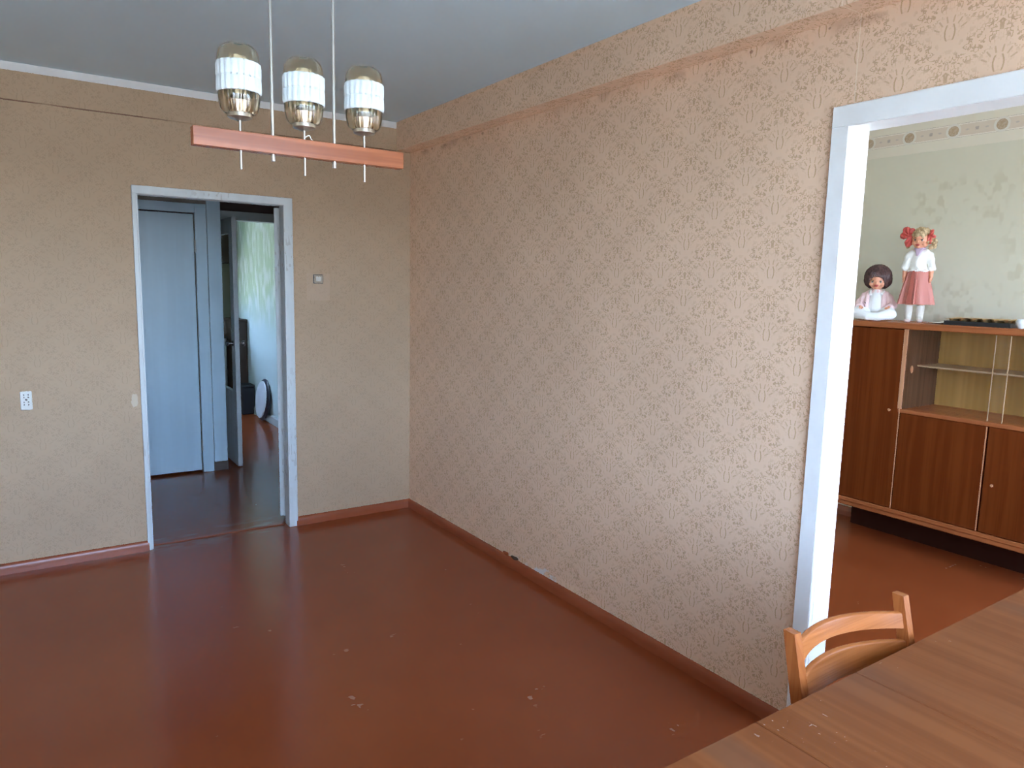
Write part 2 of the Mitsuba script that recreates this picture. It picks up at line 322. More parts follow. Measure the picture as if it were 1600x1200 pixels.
# bedroom
struct('wall_bedroom_far'); put('wall_bedroom_far', box(BX, BX+0.15, FRONT, 0.5, 0, HB), 'mat_bedroom_wall')
put('wall_bedroom_far__border', box(BX-0.0015, BX, FRONT, -0.35, BZ-0.1, BZ+0.1), 'mat_border', label='pale paper border with a row of brown medallions')
struct('baseboard_bedroom'); put('baseboard_bedroom', profile_y([(BX+x, z*1.1) for x, z in [(0, 0), (-0.026, 0), (-0.022, 0.030), (-0.010, 0.053), (0, 0.056)]], FRONT, -0.35), 'mat_baseboard')
struct('wall_bedroom_back'); put('wall_bedroom_back', box(TH, BX, -0.35, -0.22, 0, HB), 'mat_bedroom_wall')
struct('wall_bedroom_left'); put('wall_bedroom_left', wallbox(FRONT, -0.35, 0, HB, [(OY1-0.06, OY0+0.06, 0, OZ+0.07)], lambda a, b, c, d: box(TH, TH+0.004, a, b, c, d)), 'mat_bedroom_wall')
# hall and kitchen
CW = 1.65
struct('wall_hall_back')
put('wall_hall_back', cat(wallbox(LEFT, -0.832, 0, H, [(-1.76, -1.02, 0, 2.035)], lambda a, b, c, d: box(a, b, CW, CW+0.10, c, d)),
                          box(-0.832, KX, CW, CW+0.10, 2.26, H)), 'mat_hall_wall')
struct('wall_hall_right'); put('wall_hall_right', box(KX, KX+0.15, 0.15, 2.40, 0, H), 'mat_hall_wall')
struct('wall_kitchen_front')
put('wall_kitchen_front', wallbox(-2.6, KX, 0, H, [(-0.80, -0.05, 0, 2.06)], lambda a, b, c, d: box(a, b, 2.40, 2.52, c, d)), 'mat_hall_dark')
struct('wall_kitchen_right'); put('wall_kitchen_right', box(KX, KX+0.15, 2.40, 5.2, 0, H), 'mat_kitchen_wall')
struct('wall_kitchen_left'); put('wall_kitchen_left', box(-2.7, -2.6, 2.40, 5.0, 0, H), 'mat_kitchen_far')
WK = (-2.2, -0.85, 0.85, 2.2)
struct('wall_kitchen_far'); put('wall_kitchen_far', wallbox(-2.7, KX+0.15, 0, H, [WK], lambda a, b, c, d: box(a, b, 5.0, 5.25, c, d)), 'mat_kitchen_far')
window(3, WK, 2, 5.16, -1)
struct('baseboard_kitchen'); put('baseboard_kitchen', profile_y([(KX, 0), (KX-0.02, 0), (KX-0.02, 0.075), (KX-0.008, 0.09), (KX, 0.09)], 2.55, 5.0), 'mat_kitchen_base')

# baseboards: painted quarter-round strips
def bb_prof(s=1.0):
    return [(0, 0), (-0.018, 0), (-0.018, 0.012), (-0.0165, 0.030), (-0.013, 0.044), (-0.008, 0.053), (-0.003, 0.056), (0, 0.056)]
struct('baseboard_right'); put('baseboard_right', profile_y(bb_prof(), -3.005, 0.0), 'mat_baseboard', smooth=40)
struct('baseboard_back'); put('baseboard_back', profile_x([(y, z) for y, z in bb_prof()], LEFT, -1.630), 'mat_baseboard', smooth=40)
put('baseboard_back', profile_x([(y, z) for y, z in bb_prof()], -0.790, 0.0), 'mat_baseboard', smooth=40); labels['baseboard_back_001'] = {'kind': 'structure'}
for i, (y, s) in enumerate([(-1.215, 0.028), (-1.30, 0.036)]):       # chips knocked off the plaster above the baseboard
    a = sph((0, 0, 0), 1.0, 2, (0.006, s, 0.010)); a.vertices += (meshkit.noise(a.vertices*60)-0.5)[:, None]*0.006; a.apply_translation((-0.003, y, 0.062))
    put('baseboard_right__chip', a, 'mat_brown_dark' if i else 'mat_baseboard')
struct('baseboard_hall'); put('baseboard_hall', profile_x([(CW+y, z*1.3) for y, z in bb_prof()], -0.985, -0.826), 'mat_brown_dark', smooth=40)

# doorway to the bedroom: white frame
def frame_right(name):
    k = struct(name, 'wide white painted door frame')
    for y0, y1, yi in ((-3.070, -3.010, -3.062), (-4.552, -4.498, -4.506)):
        put(k+'__jamb', cat(box(-0.018, 0.002, y0, y1, 0, OZ+0.001, 0.003), box(0.002, TH+0.010, min(y0, yi) if yi > -4 else yi, -3.058 if yi > -4 else y1, 0, OZ)), 'mat_white_paint')
    put(k+'__head', cat(box(-0.018, 0.002, -4.552, -3.010, OZ-0.002, OZ+0.064, 0.003), box(0.002, TH+0.003, -4.5, -3.06, OZ-0.001, OZ+0.006)), 'mat_white_paint')
    put(k+'__casing', cat(box(TH+0.004, TH+0.018, -3.062, -3.0, 0, OZ+0.06), box(TH+0.004, TH+0.018, -4.56, -4.498, 0, OZ+0.06), box(TH+0.004, TH+0.018, -4.56, -3.0, OZ, OZ+0.06)), 'mat_white_paint')
frame_right('door_1')
# doorway to the hall: old painted frame with the leaf swung out into the hall
k = struct('door_2', 'old white painted door frame with its leaf swung into the hall')
put(k+'__jamb', cat(box(DX0-0.020, DX0+0.002, -0.012, 0.001, 0, DZ, 0.002), box(DX0-0.002, DX0+0.010, 0.0, 0.069, 0, DZ)), 'mat_old_paint')
put(k+'__jamb', cat(box(DX1-0.004, DX1+0.050, -0.016, 0.001, 0, DZ, 0.002), box(DX1-0.004, DX1+0.002, 0.0, 0.069, 0, DZ)), 'mat_old_paint')
put(k+'__head', cat(box(DX0-0.020, DX1+0.050, -0.016, 0.001, DZ-0.004, DZ+0.040, 0.002), box(DX0, DX1, 0.0, 0.069, DZ-0.005, DZ+0.002)), 'mat_old_paint')
put(k+'__threshold', box(DX0+0.012, DX1-0.012, 0.050, 0.075, 0, 0.006, 0.002), 'mat_baseboard')
a = math.radians(25); ux, uy = math.sin(a), math.cos(a)
def slab(p, u, length, th, z0, z1, side=1):
    m = box(0, length, 0, th*side, z0, z1, 0.003); c, s = u
    M = np.eye(4); M[:3, 0] = (c, s, 0); M[:3, 1] = (-s, c, 0); M[:2, 3] = p; m.apply_transform(M); return m
LP = (-0.813, 0.114)
put(k+'__leaf', slab(LP, (ux, uy), 0.76, 0.042, 0.035, 1.972), 'mat_old_paint', label='white door leaf seen edge-on')
for z in (0.30, 1.70): put(k+'__hinge', cyl((-0.818, 0.107, z-0.05), (-0.818, 0.107, z+0.05), 0.007, 10), 'mat_steel')
# closed door in the hall's back wall
k = struct('door_3', 'closed pale blue door across the hall')
put(k+'__frame', cat(box(-1.018, -0.935, CW-0.022, CW, 0.0, 2.10, 0.003), box(-1.84, -1.762, CW-0.022, CW, 0.0, 2.10, 0.003), box(-1.762, -1.018, CW-0.022, CW, 2.030, 2.10, 0.003)), 'mat_blue_door')
put(k+'__leaf', box(-1.757, -1.026, CW-0.012, CW+0.028, 0.018, 2.022, 0.003), 'mat_blue_door')
for z in (0.218, 1.779): put(k+'__hinge', cat(cyl((-1.021, CW-0.018, z-0.045), (-1.021, CW-0.018, z-0.002), 0.0075, 10), cyl((-1.021, CW-0.018, z+0.002), (-1.021, CW-0.018, z+0.045), 0.0075, 10)), 'mat_steel')
# edge of the passage wall beside it
struct('trim_1', 'pale painted post at the mouth of the kitchen passage'); put('trim_1', box(-0.929, -0.828, CW-0.014, CW+0.105, 0.072, 2.26, 0.003), 'mat_blue_door')
# kitchen door: glazed leaf standing open in the passage
k = struct('door_4', 'glazed kitchen door standing open in the hall passage')
lx0, lx1 = -0.746, -0.711
put(k+'__leaf', wallbox(CW-0.01, 2.38, 0.012, 2.022, [(CW+0.10, 2.27, 0.62, 1.90)], lambda a, b, c, d: box(lx0, lx1, a, b, c, d)), 'mat_old_paint', label='painted door leaf with a tall glass panel')
pm = trimesh.Trimesh([[(lx0+lx1)/2, y, z] for y, z in ((CW+0.10, 0.62), (2.27, 0.62), (2.27, 1.90), (CW+0.10, 1.90))], [[0, 1, 2], [0, 2, 3]], process=False)
put(k+'__pane', pm, 'mat_door_pane')
for s in (-1, 1):
    x = lx0 if s < 0 else lx1
    put(k+'__handle', cat(lathe([(0, 0), (0.022, 0), (0.022, 0.004), (0.008, 0.006), (0.008, 0.030), (0.020, 0.036), (0.024, 0.046), (0.018, 0.056), (0, 0.058)], 20).apply_transform(trimesh.transformations.rotation_matrix(s*math.pi/2, (0, 1, 0))).apply_translation((x, CW+0.05, 1.02))), 'mat_chrome', smooth=40)
put(k+'__frame', cat(box(-0.80, -0.05, 2.385, 2.53, 2.055, 2.13, 0.003), box(-0.07, -0.04, 2.385, 2.53, 0, 2.055, 0.003), box(-0.81, -0.765, 2.385, 2.53, 0, 2.055, 0.003)), 'mat_old_paint')

# switch and socket
k = thing('light_switch', 'small square beige light switch on the back wall right of the hall doorway', 'light switch')
put(k+'__plate', cat(box(-0.659, -0.597, -0.010, 0.0, 1.520, 1.576, 0.003)), 'mat_grey_dark')
put(k+'__plate', box(-0.655, -0.601, -0.013, -0.009, 1.524, 1.572, 0.002), 'mat_beige_plastic')
put(k+'__rocker', profile_x([(-0.012, 1.534), (-0.020, 1.536), (-0.014, 1.562), (-0.012, 1.562)], -0.643, -0.612), 'mat_white_plastic')
k = thing('wall_socket', 'white double power socket low on the back wall left of the hall doorway', 'wall socket')
put(k+'__plate', box(-2.187, -2.136, -0.014, 0.0, 0.850, 0.946, 0.004), 'mat_white_plastic')
for zz in (0.922, 0.884):
    for sx in (-1, 1):
        for sz in (-1, 1):
            put(k+'__hole', box(-2.1615+sx*0.0095-0.003, -2.1615+sx*0.0095+0.003, -0.0148, -0.0120, zz+sz*0.007-0.003, zz+sz*0.007+0.003), 'mat_grey_dark')
put(k+'__screw', cyl((-2.1615, -0.0152, 0.903), (-2.1615, -0.012, 0.903), 0.0055, 12), 'mat_grey_dark')

# ------------------------------------------------------------------ chandelier
k = thing('chandelier', 'hanging lamp with three upright amber and white glass shades on a brown wooden bar', 'chandelier')
CY = -2.488
put(k+'__bar', box(-1.797, -1.248, CY-0.015, CY+0.015, 1.853, 1.897, 0.001), 'mat_bar_wood', label='reddish brown wooden bar')
for x in (-1.605, -1.4435):
    r = put(k+'__rod', cat(cyl((x, CY, 1.842), (x, CY, H-0.04), 0.0042, 12), cyl((x, CY, 1.836), (x, CY, 1.850), 0.0058, 12)), 'mat_rod', smooth=40)
put(k+'__canopy', cat(box(-1.66, -1.39, CY-0.03, CY+0.03, H-0.045, H, 0.006)), 'mat_bar_wood')
def flute(prof_r, zs, amp, n, seg=96):
    """closed ring surface through (r,z) with n flutes"""
    ang = np.arange(seg)*2*np.pi/seg; fl = np.abs(np.sin(ang*n/2))-0.6
    return np.array([[((r+amp*a_)*math.cos(t), (r+amp*a_)*math.sin(t), z) for t, a_ in zip(ang, fl)] for r, z in zip(prof_r, zs)])
def shell(outer, inner, n, ao, ai, seg=96):
    A = flute([p[0] for p in outer], [p[1] for p in outer], ao, n, seg); B = flute([p[0] for p in inner], [p[1] for p in inner], ai, n, seg)
    rings = np.concatenate([A, B[::-1]]); m = len(rings); f = []
    for i in range(m):
        i2 = (i+1) % m
        for j in range(seg):
            j2 = (j+1) % seg
            f += [(i*seg+j, i*seg+j2, i2*seg+j2), (i*seg+j, i2*seg+j2, i2*seg+j)]
    t = trimesh.Trimesh(rings.reshape(-1, 3), f, process=False); trimesh.repair.fix_normals(t); return t
out = [(0.034, 0.0), (0.043, 0.008), (0.047, 0.028), (0.0485, 0.050), (0.0490, 0.080), (0.0490, 0.110), (0.0485, 0.128), (0.0450, 0.146), (0.036, 0.156), (0.026, 0.1625), (0.014, 0.165)]
inn = [(r-0.0035 if z < 0.15 else r-0.001, z-(0.0 if z < 0.15 else 0.0035)) for r, z in out]
glass = shell(out, inn, 22, 0.0038, 0.0)
bo = [(0.0498, 0.047), (0.0515, 0.049), (0.0522, 0.054), (0.0520, 0.079), (0.0500, 0.0825), (0.0520, 0.086), (0.0522, 0.112), (0.0515, 0.1165), (0.0498, 0.118)]
bi = [(0.0493, z) for _, z in bo]
band = shell(bo, bi, 20, 0.0034, 0.0)
for x, z0 in ((-1.6845, 1.9405), (-1.5235, 1.9375), (-1.3585, 1.9455)):
    L = numbered(k+'__lamp')
    put(L, cat(cyl((x, CY, 1.808), (x, CY, z0-0.012), 0.0032, 10)), 'mat_rod', smooth=40)
    put(L+'__cuff', lathe([(0, -0.016), (0.010, -0.016), (0.026, -0.011), (0.029, -0.009), (0.029, 0.0), (0.024, 0.002), (0, 0.002)], 32, (x, CY, z0)), 'mat_cuff', smooth=35)
    put(L+'__lampholder', lathe([(0, 0.002), (0.023, 0.002), (0.026, 0.030), (0.018, 0.044), (0, 0.044)], 24, (x, CY, z0)), 'mat_chrome', smooth=35)
    put(L+'__bulb', lathe([(0, 0.044), (0.012, 0.044), (0.014, 0.060), (0.024, 0.085), (0.029, 0.105), (0.026, 0.124), (0.015, 0.136), (0, 0.139)], 24, (x, CY, z0)), 'mat_bulb', smooth=40)
    g = glass.copy(); g.apply_translation((x, CY, z0)); put(L+'__shade', g, 'mat_amber_glass', smooth=50, label='fluted amber glass shade')
    b_ = band.copy(); b_.apply_translation((x, CY, z0)); put(L+'__band', b_, 'mat_milk_glass', smooth=40, label='ribbed white glass band')
w = [(-1.5235+0.004*i+0.003*math.sin(i), CY-0.006-0.001*i, 1.904+0.006*math.sin(i*0.9)) for i in range(6)]
put(k+'__wire', tube(w, 0.0014, 6), 'mat_white_plastic')

# ------------------------------------------------------------------ table and chair in the foreground
k = thing('dining_table', 'brown wooden table with a worn veneered top in the right foreground', 'table')
TY0, TY1, TZ = -4.47, -3.645, 0.75
for nm, x0, x1 in (('leaf', -1.86, -1.083), ('centre', -1.081, -0.757), ('leaf', -0.755, 0.055)):
    put(k+'__'+nm, box(x0, x1, TY0, TY1, TZ-0.020, TZ, 0.0025), 'mat_table_top')
for x in (-1.78, -0.05):
    for y in (TY0+0.06, TY1-0.06): put(k+'__leg', box(x-0.022, x+0.022, y-0.022, y+0.022, 0, TZ-0.021, 0.003), 'mat_table_wood')
put(k+'__apron', cat(box(-1.76, -0.07, TY0+0.055, TY0+0.075, TZ-0.095, TZ-0.021), box(-1.76, -0.07, TY1-0.075, TY1-0.055, TZ-0.095, TZ-0.021),
                     box(-1.79, -1.77, TY0+0.08, TY1-0.08, TZ-0.095, TZ-0.021), box(-0.06, -0.04, TY0+0.08, TY1-0.08, TZ-0.095, TZ-0.021)), 'mat_table_wood')
k = thing('dining_chair', 'light orange-brown wooden chair with a curved two-rail back tucked behind the table', 'chair')
cx, cy0, ang = -0.6585, -3.567, math.radians(-3.0)
CM = np.array(trimesh.transformations.rotation_matrix(ang, (0, 0, 1))); CM[:2, 3] = (cx, cy0)
def chair_part(nm, m, mt, smooth=False): m.apply_transform(CM); put(k+'__'+nm, m, mt, smooth)
HW = 0.196; ZT = 0.829
def post(sx):
    """rear leg and back post in one: a board curved backwards (+y), profile in (y,z)"""
    zz = np.linspace(0, ZT, 22); yc = np.where(zz > 0.45, 0.0-0.085*((ZT-zz)/(ZT-0.45)), -0.085+0.10*((0.45-zz)/0.45)**2)
    wd = np.interp(zz, [0, 0.45, ZT], [0.026, 0.038, 0.028])
    poly = [(y-w_/2, z) for y, z, w_ in zip(yc, zz, wd)]+[(y+w_/2, z) for y, z, w_ in list(zip(yc, zz, wd))[::-1]]
    m = profile_x(poly, sx*HW-0.0105, sx*HW+0.0105); return m
for s in (-1, 1): chair_part('back_post', post(s), 'mat_chair_post', 30)
def rail(z, h, bulge, yoff, th=0.016):
    n = 25; us = np.linspace(-1, 1, n); v = []; lean = 0.22
    for u_ in us:
        y = yoff+bulge*(1-u_*u_)
        for dz, dy in ((-h/2, -th/2), (h/2-0.004, -th/2), (h/2, -th/2+0.004), (h/2, th/2-0.004), (h/2-0.004, th/2), (-h/2, th/2)):
            v.append((u_*(HW-0.008), y+dy+dz*lean, z+dz))
    f = []; q = 6
    for i in range(n-1):
        for j in range(q):
            a_, b_, c_, d_ = i*q+j, i*q+(j+1) % q, (i+1)*q+(j+1) % q, (i+1)*q+j; f += [(a_, b_, c_), (a_, c_, d_)]
    for j in range(1, q-1): f += [(0, j+1, j), ((n-1)*q, (n-1)*q+j, (n-1)*q+j+1)]
    m = trimesh.Trimesh(v, f, process=False); trimesh.repair.fix_normals(m); return m
chair_part('top_rail', rail(0.771, 0.036, 0.058, -0.012), 'mat_chair_wood', 40)
chair_part('lower_rail', rail(0.696, 0.060, 0.050, -0.030), 'mat_chair_wood', 40)
chair_part('seat', box(-0.20, 0.20, -0.47, -0.075, 0.435, 0.452, 0.006), 'mat_chair_wood')
for s in (-1, 1): chair_part('leg', tm(m3.Manifold.batch_hull([m3.Manifold.cube((0.034, 0.034, 0.01), True).translate((s*0.172, -0.435, 0.43)), m3.Manifold.cube((0.024, 0.024, 0.01), True).translate((s*0.178, -0.445, 0.005))])), 'mat_chair_post')
chair_part('seat_frame', cat(box(-0.17, 0.17, -0.445, -0.425, 0.385, 0.435), box(-0.185, 0.185, -0.10, -0.08, 0.385, 0.435), box(-0.188, -0.168, -0.43, -0.10, 0.385, 0.435), box(0.168, 0.188, -0.43, -0.10, 0.385, 0.435)), 'mat_chair_post')

# ------------------------------------------------------------------ sideboard in the bedroom
k = thing('sideboard', 'long brown sideboard with a glazed niche standing on short legs in the bedroom', 'sideboard')
FX, SB0, SB1, ZB, ZTOP = 2.137, -1.75, -3.20, 0.191, 1.369
D1, D2, ZR = -2.194, -2.6765, 0.849           # dividers, rail height
BK = BX-0.012
put(k+'__top', box(FX, BK, SB1-0.012, SB0+0.012, ZTOP-0.036, ZTOP, 0.004), 'mat_cabinet_frame')
put(k+'__plinth', cat(box(FX-0.002, BK, SB1-0.012, SB0+0.012, ZB+0.030, ZB+0.056, 0.004), box(FX+0.010, BK, SB1, SB0, ZB, ZB+0.032, 0.006)), 'mat_cabinet_frame')
for y in (SB0, SB1): put(k+'__side_panel', box(FX+0.001, BK, y-0.010, y+0.010, ZB+0.056, ZTOP-0.036), 'mat_cabinet_inside')
put(k+'__divider', box(FX, BK, D1-0.012, D1+0.012, ZR+0.012, ZTOP-0.036), 'mat_cabinet_inside')
put(k+'__divider', cat(box(FX-0.002, FX+0.0, D1-0.012, D1+0.012, ZR+0.012, ZTOP-0.036)), 'mat_cabinet_edge', label='pale front edge of the divider')
put(k+'__rail', box(FX-0.001, BK, SB1+0.01, D1+0.012, ZR-0.012, ZR+0.012, 0.003), 'mat_cabinet_frame')
put(k+'__back_panel', box(BK-0.006, BK, SB1+0.01, SB0-0.01, ZB+0.056, ZTOP-0.036), 'mat_cabinet_back', label='yellowish back panel of the glazed niche')
put(k+'__shelf', box(FX+0.135, BK-0.006, SB1+0.01, D1-0.012, 1.108, 1.118), 'mat_shelf')
def door(y0, y1, z0, z1, keyside):
    d = put(k+'__door', box(FX, FX+0.018, y0, y1, z0, z1, 0.0015), 'mat_cabinet_door')
    for y in ((y0, y0+0.006) if keyside > 0 else (y1-0.006, y1),): put(d+'__edge_strip', box(FX-0.0015, FX+0.001, y[0], y[1], z0, z1), 'mat_cabinet_edge')
    yk = y1-0.028 if keyside < 0 else y0+0.03
    return d
d1 = door(D1-0.004, SB0-0.012, ZB+0.060, ZTOP-0.040, 1)
d2 = door(D2+0.002, D1-0.008, ZB+0.060, ZR-0.014, 1)
d3 = door(SB1+0.012, D2-0.006, ZB+0.060, ZR-0.014, 1)
lock = lambda y, z: lathe([(0, 0), (0.0085, 0), (0.0085, 0.002), (0.004, 0.004), (0, 0.004)], 16).apply_transform(trimesh.transformations.rotation_matrix(-math.pi/2, (0, 1, 0))).apply_translation((FX, y, z))
put(d1+'__lock', lock(D1+0.060, 0.845), 'mat_cabinet_edge'); put(d3+'__lock', lock(D2-0.050, 0.52), 'mat_cabinet_edge')
for i, (y0, y1, dx) in enumerate(((-2.735, D1-0.014, 0.012), (SB1+0.012, -2.66, 0.022))):
    g = put(k+'__glass_door', trimesh.Trimesh([[FX+dx, y, z] for y, z in ((y0, ZR+0.014), (y1, ZR+0.014), (y1, ZTOP-0.040), (y0, ZTOP-0.040))], [[0, 1, 2], [0, 2, 3]], process=False), 'mat_pane')
    e = y0 if i == 0 else y1
    put(g+'__ground_edge', box(FX+dx-0.002, FX+dx+0.003, e-0.002, e+0.002, ZR+0.014, ZTOP-0.040), 'mat_shelf')
    if i == 0: put(g+'__finger_grip', lathe([(0.0, 0.0), (0.007, 0.0), (0.009, 0.002), (0.0, 0.003)], 16).apply_transform(np.diag([2.6, 1, 1, 1.0])).apply_transform(trimesh.transformations.rotation_matrix(-math.pi/2, (0, 1, 0))).apply_translation((FX+dx, D1-0.045, 1.10)), 'mat_cabinet_edge')
put(k+'__shade_block', box(FX+0.27, BK-0.02, SB1+0.05, SB0-0.05, 0, ZB), 'mat_plinth', label='dark block added for the shade under the sideboard')  # added block, stands in for the soft shade beneath

# things on the sideboard
k = thing('candy_tray', 'shallow black tray with a gold moulded insert lying open on the sideboard', 'tray')
tx0, tx1, ty0, ty1 = 2.20, 2.42, -2.705, -2.365
tr = cat(box(tx0, tx1, ty0, ty1, ZTOP, ZTOP+0.006), box(tx0, tx0+0.006, ty0, ty1, ZTOP, ZTOP+0.024, 0.001), box(tx1-0.006, tx1, ty0, ty1, ZTOP, ZTOP+0.024, 0.001),
         box(tx0, tx1, ty0, ty0+0.006, ZTOP, ZTOP+0.024, 0.001), box(tx0, tx1, ty1-0.006, ty1, ZTOP, ZTOP+0.024, 0.001))
put(k+'__tray', tr, 'mat_black_tray')
nx, ny = 40, 64
gx, gy = np.meshgrid(np.linspace(tx0+0.006, tx1-0.006, nx), np.linspace(ty0+0.006, ty1-0.006, ny), indexing='ij')
cup = np.sqrt(((gx-tx0)/0.0525 % 1-0.5)**2+((gy-ty0)/0.055 % 1-0.5)**2)
gz = ZTOP+0.034-0.020*np.clip((0.40-cup)/0.12, 0, 1)+0.010*meshkit.noise(np.stack([gx*40, gy*40, gx*0], -1))
vi = np.arange(nx*ny).reshape(nx, ny); q = np.stack([vi[:-1, :-1], vi[1:, :-1], vi[1:, 1:], vi[:-1, 1:]], -1).reshape(-1, 4)
put(k+'__insert', trimesh.Trimesh(np.stack([gx, gy, gz], -1).reshape(-1, 3), np.vstack([q[:, [0, 1, 2]], q[:, [0, 2, 3]]]), process=False), 'mat_gold', smooth=True, label='shiny gold moulded insert')
k = thing('paper_sheet', 'white sheet of paper lying on the sideboard left of the black tray', 'paper')
nx = 12; gx, gy = np.meshgrid(np.linspace(2.22, 2.46, nx), np.linspace(-2.355, -2.245, nx), indexing='ij')
gz = ZTOP+0.003+0.009*meshkit.noise(np.stack([gx*14, gy*14, gx*0], -1))+0.010*np.clip((-2.33-gy)/0.03, 0, 1)
vi = np.arange(nx*nx).reshape(nx, nx); q = np.stack([vi[:-1, :-1], vi[1:, :-1], vi[1:, 1:], vi[:-1, 1:]], -1).reshape(-1, 4)
gt = np.stack([gx, gy, gz], -1).reshape(-1, 3); n0 = len(gt); fq = np.vstack([q[:, [0, 1, 2]], q[:, [0, 2, 3]]])
pp = trimesh.Trimesh(np.vstack([gt, gt-[0, 0, 0.0008]]), np.vstack([fq, fq[:, ::-1]+n0]), process=False)
put(k+'__sheet', pp, 'mat_paper', smooth=True)
k = thing('porcelain_bowl', 'small round white porcelain bowl at the front edge of the sideboard right of the tray', 'bowl')
put(k+'__bowl', lathe([(0, 0.0), (0.016, 0.0), (0.018, 0.004), (0.029, 0.018), (0.031, 0.030), (0.028, 0.042), (0.024, 0.048), (0.022, 0.046), (0.026, 0.034), (0.026, 0.020), (0.015, 0.007), (0, 0.007)], 32, (2.215, -2.752, ZTOP)), 'mat_porcelain', smooth=35)

# ------------------------------------------------------------------ dolls
def place(m, M): m = tm(m).copy(); m.apply_transform(M); return m
def RZ(a): return trimesh.transformations.rotation_matrix(math.radians(a), (0, 0, 1))
def RX(a): return trimesh.transformations.rotation_matrix(math.radians(a), (1, 0, 0))
def RY(a): return trimesh.transformations.rotation_matrix(math.radians(a), (0, 1, 0))
def TR(x, y, z): return trimesh.transformations.translation_matrix((x, y, z))
def ribbon_loop(length, width, th=0.0012, n=22):
    """a ribbon loop in the xz plane from the origin along +x, the ribbon's width along y"""
    t = np.linspace(0, 2*np.pi, n); r = length*np.sin(t/2)**1.2; a_ = 0.42*np.sin(t); c = np.stack([r*np.cos(a_), 0*r, r*np.sin(a_)*1.3], 1)
    nrm = np.gradient(c, axis=0); nrm = np.stack([nrm[:, 2], 0*r, -nrm[:, 0]], 1); nrm /= np.linalg.norm(nrm, axis=1, keepdims=True)+1e-9
    wv = width*(0.35+0.65*np.sin(t/2))
    v = np.concatenate([np.stack([c+s*np.array([0, 1, 0])*wv[:, None]/2+e*nrm*th for s, e in ((-1, 0), (1, 0), (1, 1), (-1, 1))], 1).reshape(-1, 3)]); f = []
    for i in range(n-1):
        for j in range(4):
            A, B, C, D = i*4+j, i*4+(j+1) % 4, (i+1)*4+(j+1) % 4, (i+1)*4+j; f += [(A, B, C), (A, C, D)]
    m = trimesh.Trimesh(v, f, process=False); return m
def hand(p, d, side, s=1.0):
    """palm and five unequal bent fingers; p wrist, d unit direction (down the hand), side = thumb side unit"""
    p, d, side = (np.array(v, float) for v in (p, d, side)); nn = np.cross(d, side); ch = []
    palm = p+d*0.014*s
    ch.append([(*p, 0.0075*s), (*palm, 0.0090*s)])
    for i, L in enumerate((0.013, 0.015, 0.014, 0.011)):
        o = palm+side*(0.0075-0.005*i)*s+d*0.004*s; b = o+d*L*0.6*s; c = b+(d*0.8+nn*0.6)*L*0.5*s
        ch.append([(*o, 0.0030*s), (*b, 0.0027*s), (*c, 0.0023*s)])
    o = p+d*0.006*s+side*0.006*s; b = o+(side*0.75+d*0.65)*0.009*s; c = b+(d*0.9+side*0.2)*0.007*s
    ch.append([(*o, 0.0038*s), (*b, 0.0033*s), (*c, 0.0027*s)])
    return ch
def face(k, c, rx, ry, rz, M, eye_dx=0.40, eye_z=-0.10, s=1.0):
    """eyes, brows, nose is on the body; lips. c head centre, radii; front -y"""
    for sx in (-1, 1):
        x, z = sx*eye_dx*rx, eye_z*rz; y = -ry*math.sqrt(max(0.05, 1-(x/rx)**2-(z/rz)**2))
        e = put(k+'__eye', place(sph((c[0]+x, c[1]+y+0.0020*s, c[2]+z), 0.0068*s, 3, (1, 0.55, 0.85)), M), 'mat_eye_white', smooth=True)
        put(e+'__iris', place(sph((c[0]+x, c[1]+y-0.0008*s, c[2]+z), 0.0046*s, 3, (1, 0.5, 1)), M), 'mat_iris', smooth=True)
        br = [(c[0]+x+sx*0.010*s*u_, c[1]+y-0.0005*s+abs(u_)*0.001, c[2]+z+0.0125*s-0.0035*s*u_*u_) for u_ in np.linspace(-1, 1, 7)]
        put(k+'__eyebrow', place(tube(br, 0.0012*s, 6), M), 'mat_brow')
        la = [(c[0]+x+sx*0.0072*s*u_, c[1]+y-0.0018*s, c[2]+z+0.0058*s-0.002*s*u_*u_) for u_ in np.linspace(-1, 1, 6)]
        put(k+'__eyelash', place(tube(la, 0.0013*s, 6), M), 'mat_iris')
    z = -0.62*rz; y = -ry*0.935
    lip = cat(sph((c[0]-0.0045*s, c[1]+y-0.0016*s, c[2]+z+0.0022*s), 0.0062*s, 2, (1.1, 0.55, 0.55)), sph((c[0]+0.0045*s, c[1]+y-0.0016*s, c[2]+z+0.0022*s), 0.0062*s, 2, (1.1, 0.55, 0.55)),
              sph((c[0], c[1]+y-0.0014*s, c[2]+z-0.0024*s), 0.0068*s, 2, (1.15, 0.55, 0.6)))
    put(k+'__lips', place(lip, M), 'mat_lips', smooth=True)
def head_parts(c, rx, ry, rz, s=1.0):
    x, y, z = c
    return [ell((x, y, z), (rx, ry, rz)), ell((x, y-ry*0.35, z-rz*0.45), (rx*0.72, ry*0.62, rz*0.52)),            # jaw
            ell((x, y-ry*0.99, z-rz*0.30), (0.0050*s, 0.0058*s, 0.0055*s)),                                     # nose
            ell((x-rx*0.52, y-ry*0.66, z-rz*0.42), (0.015*s, 0.012*s, 0.013*s)), ell((x+rx*0.52, y-ry*0.66, z-rz*0.42), (0.015*s, 0.012*s, 0.013*s)),   # cheeks
            ell((x, y-ry*0.74, z-rz*0.83), (0.010*s, 0.008*s, 0.008*s)),                                        # chin
            ell((x-rx*0.98, y+0.002, z-rz*0.25), (0.004*s, 0.008*s, 0.012*s)), ell((x+rx*0.98, y+0.002, z-rz*0.25), (0.004*s, 0.008*s, 0.012*s))]        # ears

